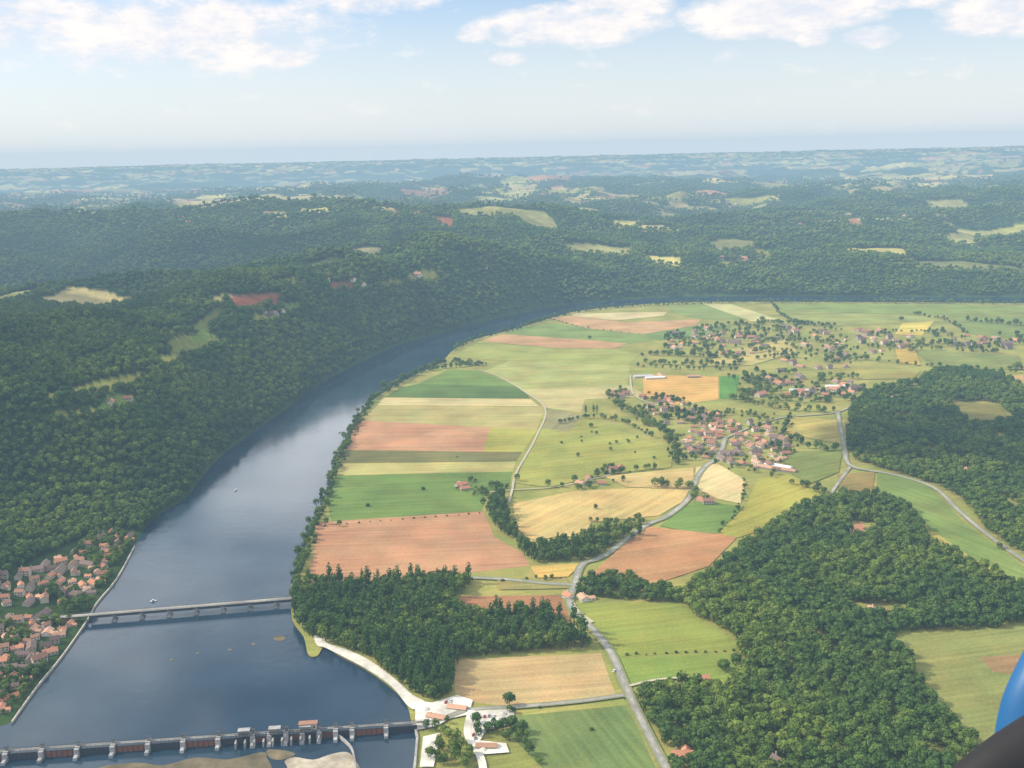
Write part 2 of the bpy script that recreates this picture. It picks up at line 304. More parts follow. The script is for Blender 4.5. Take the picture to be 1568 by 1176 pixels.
# ---------------- flood plain --------------------------------
sheet('meadow_plain',PLAIN,0,field_mat('meadow',(136,158,82),.3,0,.3,patch=(164,168,96)),skirt=3)
FL=[('stubble_field',[(697,1010),(920,1000),(942,1064),(790,1083),(722,1075),(696,1062)],(194,168,124),.1,3),
('ploughed_field',[(697,913),(858,911),(880,964),(838,936),(715,943)],(168,126,94),0,0),
('green_field',[(880,925),(1040,922),(1085,955),(1130,985),(1132,998),(930,1006),(905,960)],(132,160,76),.2,0),
('green_field',[(932,1008),(1132,1000),(1138,1035),(1085,1050),(1080,1040),(963,1046)],(122,160,74),.2,0),
('crop_field',[(782,1097),(958,1080),(975,1112),(1004,1176),(830,1176),(785,1130)],(106,140,80),1.9,9),
('ploughed_field',[(484,800),(740,783),(757,822),(798,846),(812,866),(640,887),(468,897),(480,850)],(190,146,114),.05,0),
('green_field',[(514,729),(785,722),(780,745),(742,756),(738,783),(507,798),(500,762)],(104,143,72),.05,4),
('pale_crop_field',[(520,710),(790,707),(785,722),(514,728)],(168,183,112),.05,0),
('crop_field',[(527,690),(800,692),(790,707),(520,709)],(112,126,76),.05,0),
('ploughed_field',[(543,643),(750,655),(740,692),(529,689)],(192,148,116),-.05,0),
('mown_field',[(750,655),(822,658),(801,692),(740,692)],(172,170,90),-.05,0),
('mown_field',[(577,622),(835,623),(823,658),(750,655),(545,643)],(160,172,108),-.05,0),
('pale_crop_field',[(588,609),(812,611),(825,622),(577,621)],(184,195,136),-.05,0),
('maize_field',[(612,594),(640,588),(797,590),(812,611),(590,608)],(90,128,66),-.05,0),
('green_field',[(690,565),(738,569),(792,592),(640,588)],(108,148,74),-.05,0),
('pale_crop_field',[(800,597),(965,590),(990,607),(895,612),(890,632),(837,625)],(174,187,124),.1,0),
('crop_field',[(742,568),(780,553),(965,560),(960,590),(800,597)],(154,178,104),.1,0),
('grain_field',[(985,574),(1100,577),(1100,612),(1020,622),(985,604)],(210,170,104),.1,0),
('green_field',[(1102,577),(1132,575),(1128,611),(1102,611)],(88,146,68),1.5,0),
('ploughed_field',[(738,521),(770,512),(905,521),(962,526),(940,534),(850,533),(760,525)],(192,154,116),.05,0),
('green_field',[(800,502),(840,495),(1000,514),(1000,522),(960,526),(905,521),(770,512)],(120,156,84),.05,0),
('green_field',[(690,547),(735,524),(850,534),(940,535),(980,543),(960,560),(780,553)],(144,170,92),.05,0),
('ploughed_field',[(842,487),(870,484),(960,494),(1075,489),(1062,499),(985,512),(900,503)],(198,162,122),.05,0),
('pale_crop_field',[(880,480),(1022,478),(1016,484),(940,491),(875,484)],(186,196,140),.05,0),
('green_field',[(985,512),(1062,500),(1120,498),(1110,510),(1010,522)],(114,154,84),.05,0),
('green_field',[(1022,468),(1130,465),(1150,490),(1075,489),(1030,480)],(126,160,88),.05,0),
('pale_crop_field',[(1075,465),(1120,466),(1200,492),(1150,492)],(196,192,138),.05,0),
('green_field',[(1180,464),(1568,468),(1568,482),(1400,482),(1200,476)],(124,157,82),.05,0),
('green_field',[(1200,477),(1400,483),(1450,492),(1280,500),(1210,492)],(140,166,92),.05,0),
('grain_field',[(1382,495),(1430,492),(1412,514),(1370,512)],(208,192,104),.3,0),
('green_field',[(1450,483),(1568,484),(1568,520),(1480,512)],(118,150,80),.1,0),
('stubble_field',[(785,772),(880,752),(975,748),(1056,750),(1046,768),(1010,790),(905,800),(900,822),(850,822),(815,832),(790,806)],(204,180,122),.9,5),
('stubble_field',[(925,730),(1062,716),(1062,745),(1056,750),(960,746)],(200,178,122),.2,4),
('stubble_field',[(1066,716),(1098,710),(1142,736),(1134,772),(1100,765),(1062,746)],(212,194,146),.8,4),
('green_field',[(1010,806),(1062,768),(1140,776),(1098,818),(1040,812)],(106,147,74),.2,0),
('ploughed_field',[(903,882),(985,807),(1040,812),(1130,822),(1085,868),(1000,896)],(186,142,104),.3,0),
('mown_field',[(1142,776),(1160,735),(1205,728),(1268,760),(1195,803),(1130,824),(1098,818)],(170,166,84),.7,5),
('orchard_meadow',[(788,740),(832,632),(895,640),(1030,690),(1028,716),(925,728),(840,747)],(144,166,84),.3,0),
('ploughed_field',[(842,628),(893,636),(870,662),(828,656)],(152,146,106),1.2,0),
('mown_field',[(1212,638),(1294,645),(1296,682),(1200,664)],(166,174,96),.4,0),
('pasture',[(1282,727),(1340,722),(1335,757),(1286,752)],(150,134,84),.4,0),
('green_field',[(1344,722),(1420,742),(1475,800),(1568,868),(1568,894),(1500,862),(1425,812),(1392,772),(1342,757)],(114,149,78),2.,0),
('mown_field',[(1425,812),(1500,862),(1568,894),(1568,905),(1480,866),(1420,838)],(152,164,84),2.,0),
('pasture',[(1360,975),(1470,968),(1568,960),(1568,1176),(1490,1176),(1440,1092),(1400,1028)],(126,148,84),.2,7),
('grain_field',[(812,868),(890,864),(870,884),(822,886)],(204,176,102),.2,0),
('mown_field',[(760,888),(868,886),(874,902),(765,904)],(138,150,88),.1,0),
('pasture',[(1450,615),(1530,620),(1552,648),(1480,652)],(132,126,74),.2,0),
('ploughed_field',[(1500,1008),(1568,1004),(1568,1035),(1520,1030)],(160,130,95),.2,0),
('ploughed_field',[(1535,578),(1568,574),(1568,600),(1550,598)],(190,160,110),.2,0),
('grain_field',[(1090,540),(1210,520),(1220,540),(1150,560),(1090,556)],(190,178,114),.2,0),
('grain_field',[(1370,530),(1400,532),(1410,560),(1375,555)],(196,170,92),.5,0),
('green_field',[(1400,536),(1560,545),(1568,566),(1430,566)],(122,148,82),.1,0),
('mown_field',[(1280,562),(1410,568),(1400,580),(1310,582)],(145,160,86),.1,0),
('pasture',[(1190,692),(1290,690),(1284,724),(1240,742),(1205,722)],(116,142,74),.5,0)]
FW=[]
for i,(nm,pl,c,an,st) in enumerate(FL):
    wp=G(pl); FW.append(wp); sheet(nm,wp,.03+.02*i,field_mat(nm,c,an,st,.32))
# sand and service yard beside the dam
sheet('gravel_yard',G([(636,1074),(662,1078),(700,1066),(724,1074),(718,1096),(690,1102),(668,1114),(636,1120)]),1.25,M_sand)
sheet('gravel_yard',G([(722,1090),(788,1086),(786,1110),(745,1120),(735,1136),(775,1140),(780,1154),(730,1158),(710,1120)]),1.25,M_sand)
sheet('gravel_yard',G([(648,1130),(674,1124),(670,1150),(664,1176),(643,1176)]),1.25,M_sand)
sheet('beach',smooth_line(G([(481,976),(496,974),(500,986),(530,996),(565,1012),(603,1040),(632,1066),(650,1076),(636,1088),(622,1080),(600,1053),(561,1026),(521,1005),(497,993),(486,990)]),3,True),1.22,M_sand)
# sand bars below the dam
sheet('sand_bar',smooth_line(G([(440,1176),(436,1166),(452,1160),(480,1164),(505,1156),(530,1152),(543,1163),(546,1190),(440,1195)],-1),3,True),-.6,M_bar)
M_mud=pmat('river_mud',(.10,.085,.045),(.20,.16,.09),.1,big=.03)
sheet('mud_bar',smooth_line(G([(150,1176),(210,1168),(250,1172),(300,1160),(350,1163),(400,1152),(408,1160),(396,1190),(150,1200)],-1),3,True),-.85,M_mud)
sheet('mud_bar',smooth_line(G([(410,1148),(440,1150),(452,1156),(430,1164),(412,1160)],-1),3,True),-.85,M_mud)
sheet('mud_bar',smooth_line(G([(418,978),(428,973),(438,977),(430,982)],-1),3,True),-.8,M_mud)
for x_,y_ in ((352,995),(388,986),(302,1000),(262,1010)):
    sheet('water_weed',G([(x_-4,y_),(x_,y_-2),(x_+4,y_),(x_,y_+2)],-1),-.9,M_mud)
# ---------------- roads --------------------------------------
ROADS=[]
def road(name,px,w,m,z,verge=0,line=False):
    L=smooth_line(G(px),8); mb=MB()
    if verge: ribbon(mb,L,w+verge,z-.06,M_verge)
    ribbon(mb,L,w,z,m)
    if line:
        for k in range(0,len(L)-1,2): ribbon(mb,L[k:k+2],.18,z+.03,M_white)
    ROADS.append((L,w)); return mb.obj(name)
road('country_road',[(1024,1185),(1000,1140),(962,1062),(935,1000),(905,962),(880,940),(872,920),(880,895),(892,865),(925,852),(985,808),(1024,790),(1056,762),(1066,735),(1080,715),(1100,700),(1110,672)],5.2,M_asph,1.30,4,True)
road('lane',[(648,1112),(690,1098),(722,1088),(790,1084),(880,1076),(955,1066)],3.8,M_asph,1.34,3)
road('lane',[(446,910),(520,902),(600,893),(700,886),(770,888),(830,894),(880,897)],4.,M_asph,1.38,4)
road('country_road',[(1590,875),(1520,826),(1470,785),(1430,748),(1370,728),(1303,714),(1293,684),(1287,655),(1282,630)],4.,M_asph,1.42,4)
road('lane',[(1303,714),(1285,738),(1272,757)],3.4,M_asph,1.36,2)
road('dirt_track',[(732,566),(770,580),(802,600),(835,627),(820,672),(792,722),(784,752),(780,770)],3.2,M_dirt,1.46)
road('dirt_track',[(964,1052),(1010,1042),(1055,1040),(1078,1044)],3.2,M_dirt,1.5)
road('dirt_track',[(965,575),(968,600),(980,612),(1010,622)],3.4,M_dirt,1.5)
road('dirt_track',[(742,756),(775,752),(840,748),(885,740),(935,728)],2.6,M_dirt,1.54)
road('dirt_track',[(874,925),(884,940),(905,955)],8,M_dirt,1.27)
road('lane',[(1110,672),(1150,655),(1200,640),(1282,632),(1320,610)],3.2,M_asph,1.44,1.5)
road('dirt_track',[(722,1090),(716,1125),(735,1160),(740,1180)],6,M_sand,1.4)
# ---------------- houses -------------------------------------
def house_mesh(name,w,l,h,rh,wm,rm,wing=False,white=False):
    b=MB()
    def blk(cx,cy,w,l,h,rh,rz=0):
        cs,sn=math.cos(rz),math.sin(rz)
        def T(x,y,z): return (cx+x*cs-y*sn,cy+x*sn+y*cs,z)
        hw,hl=w/2,l/2
        b.add([T(-hw,-hl,-3),T(hw,-hl,-3),T(hw,hl,-3),T(-hw,hl,-3),T(-hw,-hl,h),T(hw,-hl,h),T(hw,hl,h),T(-hw,hl,h),T(0,-hl,h+rh),T(0,hl,h+rh)],
          [(0,1,5,8,4),(2,3,7,9,6),(1,2,6,5),(3,0,4,7)],wm)
        e=.5; k=rh/hw; z0=h-e*k
        b.add([T(-hw-e,-hl-e,z0),T(0,-hl-e,h+rh+.02),T(0,hl+e,h+rh+.02),T(-hw-e,hl+e,z0),T(hw+e,-hl-e,z0),T(hw+e,hl+e,z0),
               T(-hw-e,-hl-e,z0+.3),T(0,-hl-e,h+rh+.32),T(0,hl+e,h+rh+.32),T(-hw-e,hl+e,z0+.3),T(hw+e,-hl-e,z0+.3),T(hw+e,hl+e,z0+.3)],
          [(6,9,8,7),(7,8,11,10),(0,3,9,6),(4,10,11,5),(0,6,7,1),(1,7,10,4),(3,2,8,9),(2,5,11,8)],rm)
        n=max(2,int(l/3.5))
        for fl in range(max(1,int(h/2.8))):
            for i in range(n):
                y=-hl+(i+.5)*l/n; z=1.5+fl*2.8
                for sx in(-1,1):
                    c=T(sx*(hw+.03),y,z); b.box(c,(.08,1.,1.3),M_win,rz)
                    for s2 in(-1,1): b.box(T(sx*(hw+.05),y+s2*.85,z),(.07,.5,1.3),M_wood,rz)
        b.box(T(hw+.06,l/n*.5 if n%2==0 else l/n,1.05),(.1,1.1,2.1),M_wood,rz)
        b.box(T(w*.2,hl*.6,h+rh*.9),(.8,.9,rh*.9+.8),wm,rz)
    blk(0,0,w,l,h,rh)
    if wing: blk(w*.75,-l*.22,w*.7,w*1.0,h*.75,rh*.65,math.pi/2)
    return b.mesh(name)
HM=[]
for k,(w,l,h,rh,wi,wm,rm) in enumerate([(8,13,3.4,2.6,0,0,0),(8.5,12,5.6,3.,0,0,1),(9,16,4,3,1,2,0),(7.5,10,5.6,3.6,0,2,2),(9,12,3.2,2.2,1,1,3),(8,14,5.8,3.2,1,0,1),(10,20,4.2,3.2,0,2,2),(8,11,3,2.4,0,1,0)]):
    HM.append(house_mesh('stone_house',w,l,h,rh,walls[wm],roofs[rm],wi))
BARN=house_mesh('farm_shed',14,46,4.5,2.2,walls[1],roofs[4]); BARN2=house_mesh('farm_shed',12,30,4,2.5,walls[2],roofs[3])
HP=[]
def put_house(x,y,z=None,mesh=None,rz=None,s=1.,name='stone_house'):
    if z is None: z=max(float(height(np.array([x]),np.array([y]))[0]),0)
    o=bpy.data.objects.new(name,mesh or random.choice(HM)); scene.collection.objects.link(o)
    o.location=(x,y,z); o.rotation_euler=(0,0,rz if rz is not None else random.choice([0,1.57])+random.gauss(.3,.35)); o.scale=(s,s,s*random.uniform(.9,1.1)); HP.append((x,y))
def village(px,n,dmin,hill=False,s=1.):
    poly=D(px) if hill else G(px); lo,hi=poly.min(0),poly.max(0); k=0;tr=0
    while k<n and tr<n*60:
        tr+=1; x=random.uniform(lo[0],hi[0]);y=random.uniform(lo[1],hi[1])
        if not pip(np.array([x]),np.array([y]),poly)[0]: continue
        if dmin>15 and fbm(np.array([x/70]),np.array([y/70]),61,2)[0]<.44: continue
        if any((x-a)**2+(y-b)**2<(dmin*random.uniform(.8,1.5 if not hill else 1.25))**2 for a,b in HP[-90:]): continue
        if any(dline(np.array([x]),np.array([y]),L)[0]<w/2+6 for L,w in ROADS): continue
        if hill and dline(np.array([x]),np.array([y]),LBw)[0]<14: continue
        put_house(x,y,s=s*random.uniform(.75,1.2)); k+=1
village([(1055,655),(1100,645),(1180,650),(1210,685),(1190,722),(1130,712),(1085,705),(1050,690)],74,14.5,s=.95)
village([(935,600),(1010,610),(1070,625),(1110,640),(1090,650),(1000,650),(940,630)],28,18,s=1.)
village([(1030,512),(1130,500),(1240,500),(1300,508),(1390,520),(1380,540),(1280,552),(1210,545),(1060,545),(1020,530)],54,22,s=1.15)
village([(1150,580),(1320,590),(1320,612),(1150,610)],20,20,s=1.2)
village([(1180,545),(1300,552),(1330,600),(1200,592)],10,26,s=1.1)
village([(1440,512),(1568,520),(1568,540),(1450,532)],12,24,s=1.2)
village([(1310,505),(1400,505),(1400,530),(1320,528)],10,20,s=1.2)
# riverside town on the left bank
village([(-30,890),(0,885),(60,868),(115,842),(165,815),(203,822),(180,885),(150,918),(60,930),(-30,935)],72,12.,True,.78)
village([(-30,950),(60,945),(132,952),(97,1003),(57,1048),(0,1090),(-30,1100)],64,12,True,.8)
for p,mi in (((712,750),0),((706,745),2),((888,742),4),((922,742),7),((902,738),1),((938,722),2),((950,718),0),((1085,772),5),((1075,768),0),((1322,818),0),((1312,812),2),((1074,1044),0),((893,918),4),((1045,1162),2),((1338,937),4),((1346,940),0),((1480,722),4),((1358,610),4),((870,915),7),((1190,1176),3),((1540,790),7)):
    q=G([p])[0]; put_house(q[0],q[1],0,HM[mi],s=1.0)
for p in ((195,612),(170,618),(230,598),(415,482),(405,478)):
    q=D([p])[0]; put_house(q[0],q[1],None,HM[0],s=1.1)
for p,rz,ms in (((985,578),1.65,BARN),((1003,580),1.65,BARN),((1012,577),.1,BARN2),((1062,578),1.6,BARN2),((1175,718),.9,BARN2),((1192,716),.9,BARN),((1205,722),1.,BARN2),((700,1086),1.3,BARN2),((668,1100),1.2,BARN2),((745,1145),1.5,BARN2),((1225,600),1.4,BARN),((1280,594),1.5,BARN)):
    q=G([p])[0]; put_house(q[0],q[1],0,ms,rz,.55 if p[1]>1000 else .85,'farm_shed')
# parked cars and gravel heaps in the yard
def car_mesh(col):
    b=MB(); b.box((0,0,.55),(4.3,1.75,.55),col); b.box((-.15,0,1.1),(2.3,1.55,.55),M_win,0,.78); b.box((-.15,0,1.4),(1.7,1.15,.05),col)
    for sx in(-1.35,1.35):
        for sy in(-.85,.85):
            n=12; vs=[(sx+.33*math.cos(6.2832*k/n),sy+d,.33+.33*math.sin(6.2832*k/n)) for d in(-.1,.1) for k in range(n)]
            b.add(vs,[(k,(k+1)%n,n+(k+1)%n,n+k) for k in range(n)]+[tuple(range(n)),tuple(range(n,2*n))],M_dark)
    return b.mesh('parked_car')
CM=[car_mesh(M_white),car_mesh(pmat('red_car_paint',(.4,.03,.03),(.42,.04,.03),1,.4)),car_mesh(pmat('grey_car_paint',(.2,.21,.23),(.22,.23,.25),1,.4))]
for i,p in enumerate(((735,1100),(742,1100),(749,1099),(756,1099),(725,1128),(728,1133),(690,1076),(683,1078),(655,1106),(940,1030),(1058,1043),(985,814))):
    q=G([p])[0]; o=bpy.data.objects.new('parked_car',CM[i%3]); scene.collection.objects.link(o); o.location=(q[0],q[1],1.3); o.rotation_euler=(0,0,1.4+random.gauss(0,.1))
for p,s in (((770,1096),4),((764,1104),3),((652,1088),4),((660,1140),3.5),((740,1150),3)):
    q=G([p])[0]; b=MB(); n=14; vs=[(0,0,s*.55)]
    for k,rk in ((.55,.3),(1,-.02)):
        for a in range(n): rr_=s*k*random.uniform(.85,1.15); vs.append((rr_*math.cos(6.2832*a/n),rr_*math.sin(6.2832*a/n),s*rk))
    b.add(vs,[(0,1+a,1+(a+1)%n) for a in range(n)]+[(1+a,1+n+a,1+n+(a+1)%n,1+(a+1)%n) for a in range(n)],M_sand); o=b.obj('gravel_heap'); o.location=(q[0],q[1],1.3)
# ---------------- trees --------------------------------------
def ico(sub):
    bm=bmesh.new(); bmesh.ops.create_icosphere(bm,subdivisions=sub,radius=1); v=np.array([x.co[:] for x in bm.verts]); f=[tuple(q.index for q in x.verts) for x in bm.faces]; bm.free(); return v,f
I2,IF2=ico(2); I1,IF1=ico(1)
def tree_mesh(name,hgt,cr,ch,leaf,seed,n=20,poplar=False,far=False):
    rg=np.random.default_rng(seed); b=MB()
    def limb(p0,p1,r0,r1):
        p0=np.array(p0,float);p1=np.array(p1,float); d=p1-p0; d/=np.linalg.norm(d); u=np.cross(d,[.3,1,.1]); u/=np.linalg.norm(u); w=np.cross(d,u)
        vs=[p0+r0*(math.cos(a)*u+math.sin(a)*w) for a in np.arange(6)*math.pi/3]+[p1+r1*(math.cos(a)*u+math.sin(a)*w) for a in np.arange(6)*math.pi/3]
        b.add(vs,[(i,(i+1)%6,6+(i+1)%6,6+i) for i in range(6)],M_trunk)
    limb((0,0,-1.5),(0,0,hgt*.6),.035*hgt*.7,.015*hgt); cz=hgt-ch
    if not far:
        for k in range(5):
            a=k*1.26+rg.uniform(0,.5); limb((0,0,hgt*(.25+.06*k)),(math.cos(a)*cr*.6,math.sin(a)*cr*.6,hgt*(.45+.08*k)),.15,.05)
    for k in range(n):
        v=rg.normal(size=3); v/=np.linalg.norm(v); rad=rg.uniform(.35,.78)
        if v[2]<-.4: v[2]*=-.6
        c=np.array([v[0]*cr*rad,v[1]*cr*rad,cz+v[2]*ch*rad]); s=rg.uniform(.26,.42)*cr*(.8 if poplar else 1.15 if far else 1)
        I,IF=(I1,IF1) if far else (I2,IF2)
        vv=I*(1+rg.normal(0,.13,(len(I),1)))*s*np.array([1,1,1.35 if poplar else .85])+c
        b.add(vv,IF,leaf)
    if not far:
      for k in range(150):
        v=rg.normal(size=3); v/=np.linalg.norm(v); rad=rg.uniform(.85,1.08)
        c=np.array([v[0]*cr*rad,v[1]*cr*rad,cz+v[2]*ch*rad]); s=rg.uniform(.3,.6); u=rg.normal(size=3);u/=np.linalg.norm(u);w=np.cross(u,rg.normal(size=3));w/=np.linalg.norm(w)
        b.add([c-u*s-w*s,c+u*s-w*s*.6,c+u*s*.8+w*s,c-u*s*.7+w*s],[(0,1,2,3)],leaf)
    return b.mesh(name)
TM=[tree_mesh('broadleaf_tree',12,4.6,4.6,M_leaf,1),tree_mesh('broadleaf_tree',13.5,4.2,5.2,M_leaf,2),tree_mesh('broadleaf_tree',10.5,5.,4.,M_leaf,3,24),tree_mesh('broadleaf_tree',11,3.9,4.4,M_leaf,4,16),
    tree_mesh('poplar_tree',22,3.,9.,M_pop,5,26,True),tree_mesh('poplar_tree',19,2.6,8,M_pop,6,24,True),tree_mesh('bush',4,2.6,2.1,M_leaf,8,10),
    tree_mesh('broadleaf_tree',12,4.6,4.6,M_leaf,11,12,far=True),tree_mesh('broadleaf_tree',10.5,5.,4.2,M_leaf,12,13,far=True),tree_mesh('broadleaf_tree',13.5,4.2,5.,M_leaf,13,12,far=True)]
tc=bpy.data.collections.new('tree_kinds')
for i,mm in enumerate(TM):
    o=bpy.data.objects.new('kind_%d_%s'%(i,mm.name),mm); tc.objects.link(o)
def instancer(name,pts,rot,scl,kind,coll):
    me=bpy.data.meshes.new(name); me.vertices.add(len(pts)); me.vertices.foreach_set('co',np.asarray(pts,float).ravel())
    me.attributes.new('rot','FLOAT','POINT').data.foreach_set('value',rot)
    me.attributes.new('scl','FLOAT_VECTOR','POINT').data.foreach_set('vector',np.asarray(scl,float).ravel())
    me.attributes.new('kind','INT','POINT').data.foreach_set('value',kind.astype(np.int32))
    ob=bpy.data.objects.new(name,me); scene.collection.objects.link(ob)
    ng=bpy.data.node_groups.new(name,'GeometryNodeTree'); ng.interface.new_socket('Geometry',in_out='INPUT',socket_type='NodeSocketGeometry'); ng.interface.new_socket('Geometry',in_out='OUTPUT',socket_type='NodeSocketGeometry')
    n=ng.nodes; L=ng.links.new; gi=n.new('NodeGroupInput');go=n.new('NodeGroupOutput')
    ci=n.new('GeometryNodeCollectionInfo'); ci.inputs['Collection'].default_value=coll; ci.inputs['Separate Children'].default_value=True; ci.inputs['Reset Children'].default_value=True
    ip=n.new('GeometryNodeInstanceOnPoints'); ip.inputs['Pick Instance'].default_value=True
    def na_(nm,ty):
        a=n.new('GeometryNodeInputNamedAttribute'); a.data_type=ty; a.inputs[0].default_value=nm; return a.outputs[0]
    cx=n.new('ShaderNodeCombineXYZ'); L(na_('rot','FLOAT'),cx.inputs[2])
    e2=n.new('FunctionNodeEulerToRotation'); L(cx.outputs[0],e2.inputs[0]); L(e2.outputs[0],ip.inputs['Rotation'])
    L(na_('scl','FLOAT_VECTOR'),ip.inputs['Scale']); L(na_('kind','INT'),ip.inputs['Instance Index'])
    m2p=n.new('GeometryNodeMeshToPoints'); L(gi.outputs[0],m2p.inputs[0]); L(m2p.outputs[0],ip.inputs['Points']); L(ci.outputs[0],ip.inputs['Instance']); L(ip.outputs[0],go.inputs[0])
    md=ob.modifiers.new('scatter','NODES'); md.node_group=ng; return ob
def jgrid(lo,hi,sp):
    xs=np.arange(lo[0],hi[0],sp);ys=np.arange(lo[1],hi[1],sp); x,y=np.meshgrid(xs,ys); x=x.ravel();y=y.ravel()
    return x+rng.uniform(-.5,.5,x.shape)*sp,y+rng.uniform(-.5,.5,y.shape)*sp
TP=[]
def add(x,y,z,s,kinds,zs=None):
    n=len(x); 
    if not n: return
    s=s*rng.uniform(.62,1.38,n); k=rng.choice(kinds,n); TP.append(np.stack([x,y,z,rng.uniform(0,6.28,n),s,s*(rng.uniform(.85,1.2,n)),k],1))
def clear_of(x,y,dr=3,hd=8):
    k=np.ones(len(x),bool)
    for L,w in ROADS: k&=dline(x,y,L)>w/2+dr
    if hd:
        for a,b in HP: k&=(x-a)**2+(y-b)**2>hd*hd
    return k
def wood(px,sp,s,kinds,gaps=0.,excl=()):
    pl=smooth_line(G(px),2,True); x,y=jgrid(pl.min(0),pl.max(0),sp); x=x+0;k=pip(x,y,pl)&pip(x,y,PLAIN); x,y=x[k],y[k]
    if gaps: k=fbm(x/35,y/35,90,3)>gaps; x,y=x[k],y[k]
    for e in excl: k=~pip(x,y,G(e)); x,y=x[k],y[k]
    k=clear_of(x,y); x,y=x[k],y[k]; add(x,y,np.zeros(len(x)),s,kinds)
def row(px,sp,s,kinds,wd=4.,z=0):
    L=smooth_line(G(px),4); seg=np.linalg.norm(np.diff(L,axis=0),axis=1); cu=np.concatenate([[0],np.cumsum(seg)]); tt=np.arange(0,cu[-1],sp)
    x=np.interp(tt,cu,L[:,0])+rng.normal(0,wd/2,len(tt)); y=np.interp(tt,cu,L[:,1])+rng.normal(0,wd/2,len(tt)); k=clear_of(x,y,1,6); x,y=x[k],y[k]; add(x,y,np.full(len(x),float(z)),s,kinds)
B=[0,1,2,3]
wood([(452,900),(560,892),(690,884),(725,893),(705,912),(712,944),(835,940),(872,965),(905,992),(700,1010),(694,1058),(655,1074),(604,1040),(565,1010),(500,985),(458,968),(450,935)],6.2,.95,[0,1,3,4,0,5],.22)
wood([(560,1000),(690,990),(694,1055),(655,1072),(610,1042)],6,.8,[4,5])
exc=[[(1300,925),(1400,925),(1392,946),(1316,948)],[(1300,800),(1345,800),(1345,826),(1300,828)],[(1020,1150),(1075,1150),(1075,1172),(1020,1172)]]
wood([(972,1062),(1085,1052),(1140,1038),(1128,985),(1085,955),(1042,920),(1100,870),(1190,805),(1280,762),(1390,775),(1420,835),(1568,905),(1568,955),(1470,965),(1360,972),(1400,1030),(1440,1095),(1490,1190),(1040,1190),(1010,1140)],6.6,.98,[0,1,2,3,3],.18,exc)
wood([(1300,640),(1335,600),(1440,585),(1568,600),(1568,850),(1500,795),(1445,748),(1310,706),(1300,680)],7.5,.95,B,.30,[[(1450,615),(1530,618),(1552,648),(1480,652)]])
wood([(1420,575),(1480,568),(1545,585),(1560,605),(1420,600)],8,1.1,B)
wood([(750,765),(775,762),(778,795),(800,835),(830,838),(900,822),(950,815),(985,822),(925,848),(890,858),(812,862),(790,832),(752,800)],6.5,.9,[0,1,3,5],.2)
wood([(878,900),(935,882),(1000,898),(1035,908),(1040,922),(985,920),(885,910)],7,.85,B)
row([(452,890),(468,842),(483,797),(505,752),(520,703),(540,655),(568,615)],6,.75,[0,1,3,6,3],7)
row([(455,895),(485,795),(521,703),(569,615)],7,.7,[0,3,6],8)
row([(572,612),(603,592),(643,571),(678,557),(740,560)],6,.85,[0,1,2],8)
row([(645,570),(700,562),(742,560)],7,.9,[0,1,2],8)
row([(698,536),(730,520),(795,503),(852,486),(885,478),(960,470),(1100,464)],8,.85,[0,1,6],7)
row([(1100,464),(1300,464),(1568,466)],9,1.,[0,1,2],9)
row([(980,545),(1040,545),(1130,552),(1110,562),(990,556)],9,.9,B,9)
row([(1480,492),(1568,500)],9,1.,B,6); row([(1160,492),(1240,498)],9,1.,B,6)
row([(1120,580),(1150,585),(1165,605),(1120,602)],9,1.,B,12)
row([(1120,612),(1200,628),(1290,632)],9,.9,B,8)
row([(1200,672),(1260,690),(1290,690)],9,.9,B,8)
row([(940,620),(1000,650),(1035,690),(1040,715)],8,.9,B,10)
row([(1000,745),(1062,752),(1060,765),(1095,770)],8,.9,B,8)
row([(840,748),(880,740),(960,722),(1010,718)],10,.7,[0,3,6],5)
row([(742,752),(785,745),(790,735)],7,.8,B,6)
row([(480,808),(560,800),(740,786)],14,.4,[6],1)
row([(930,1004),(1130,997)],9,.45,[6],1.2)
row([(905,800),(930,800),(960,805),(1000,806)],9,.7,B,5)
row([(1545,566),(1568,566)],9,1,B,6)
row([(650,1120),(690,1128),(680,1160),(670,1176)],7,.75,B,7)
row([(780,1090),(786,1130),(830,1176)],8,.7,B,5)
row([(1110,1025),(1130,1020)],6,.8,B,5)
row([(1182,464),(1210,492),(1280,500)],12,.8,[0,3,6],5)
row([(1400,482),(1450,492),(1480,512)],12,.8,[0,3,6],5)
row([(842,488),(900,503),(985,512)],26,.6,[6,3],3)
row([(770,890),(868,887)],9,.6,[6,3],3)
row([(878,905),(930,915),(1040,921)],7,.7,B,4)
row([(1142,735),(1134,772),(1098,818)],13,.6,[6,3],3)
row([(1210,638),(1200,664),(1190,692)],10,.7,B,4)
row([(955,1070),(880,1079),(790,1087)],18,.4,[6],2)
row([(975,562),(1045,566),(1130,568)],14,.8,B,6); row([(1290,548),(1400,560),(1568,572)],14,.8,B,8); row([(1215,742),(1268,758)],9,.8,B,6)
row([(860,650),(900,640),(960,650),(1000,672)],11,.65,B,4)
def scatter(px,n,s,kinds,hill=False,hd=8):
    pl=D(px) if hill else G(px); lo,hi=pl.min(0),pl.max(0); x=rng.uniform(lo[0],hi[0],n*6);y=rng.uniform(lo[1],hi[1],n*6)
    k=pip(x,y,pl)&clear_of(x,y,3,hd)&(fbm(x/45,y/45,17,2)>.45)
    if hill: k&=dline(x,y,LBw)>8
    x,y=x[k][:n],y[k][:n]; z=np.maximum(height(x,y),0) if hill else np.zeros(len(x)); add(x,y,z,s,kinds)
scatter([(1020,640),(1100,625),(1210,640),(1235,700),(1190,735),(1100,715),(1020,700)],170,.62,[0,1,3,6])
scatter([(930,595),(1010,605),(1120,632),(1090,655),(990,655),(930,630)],150,.7,B)
scatter([(1010,510),(1130,495),(1240,495),(1400,510),(1400,540),(1300,560),(1200,555),(1020,548)],440,.85,B,False,11)
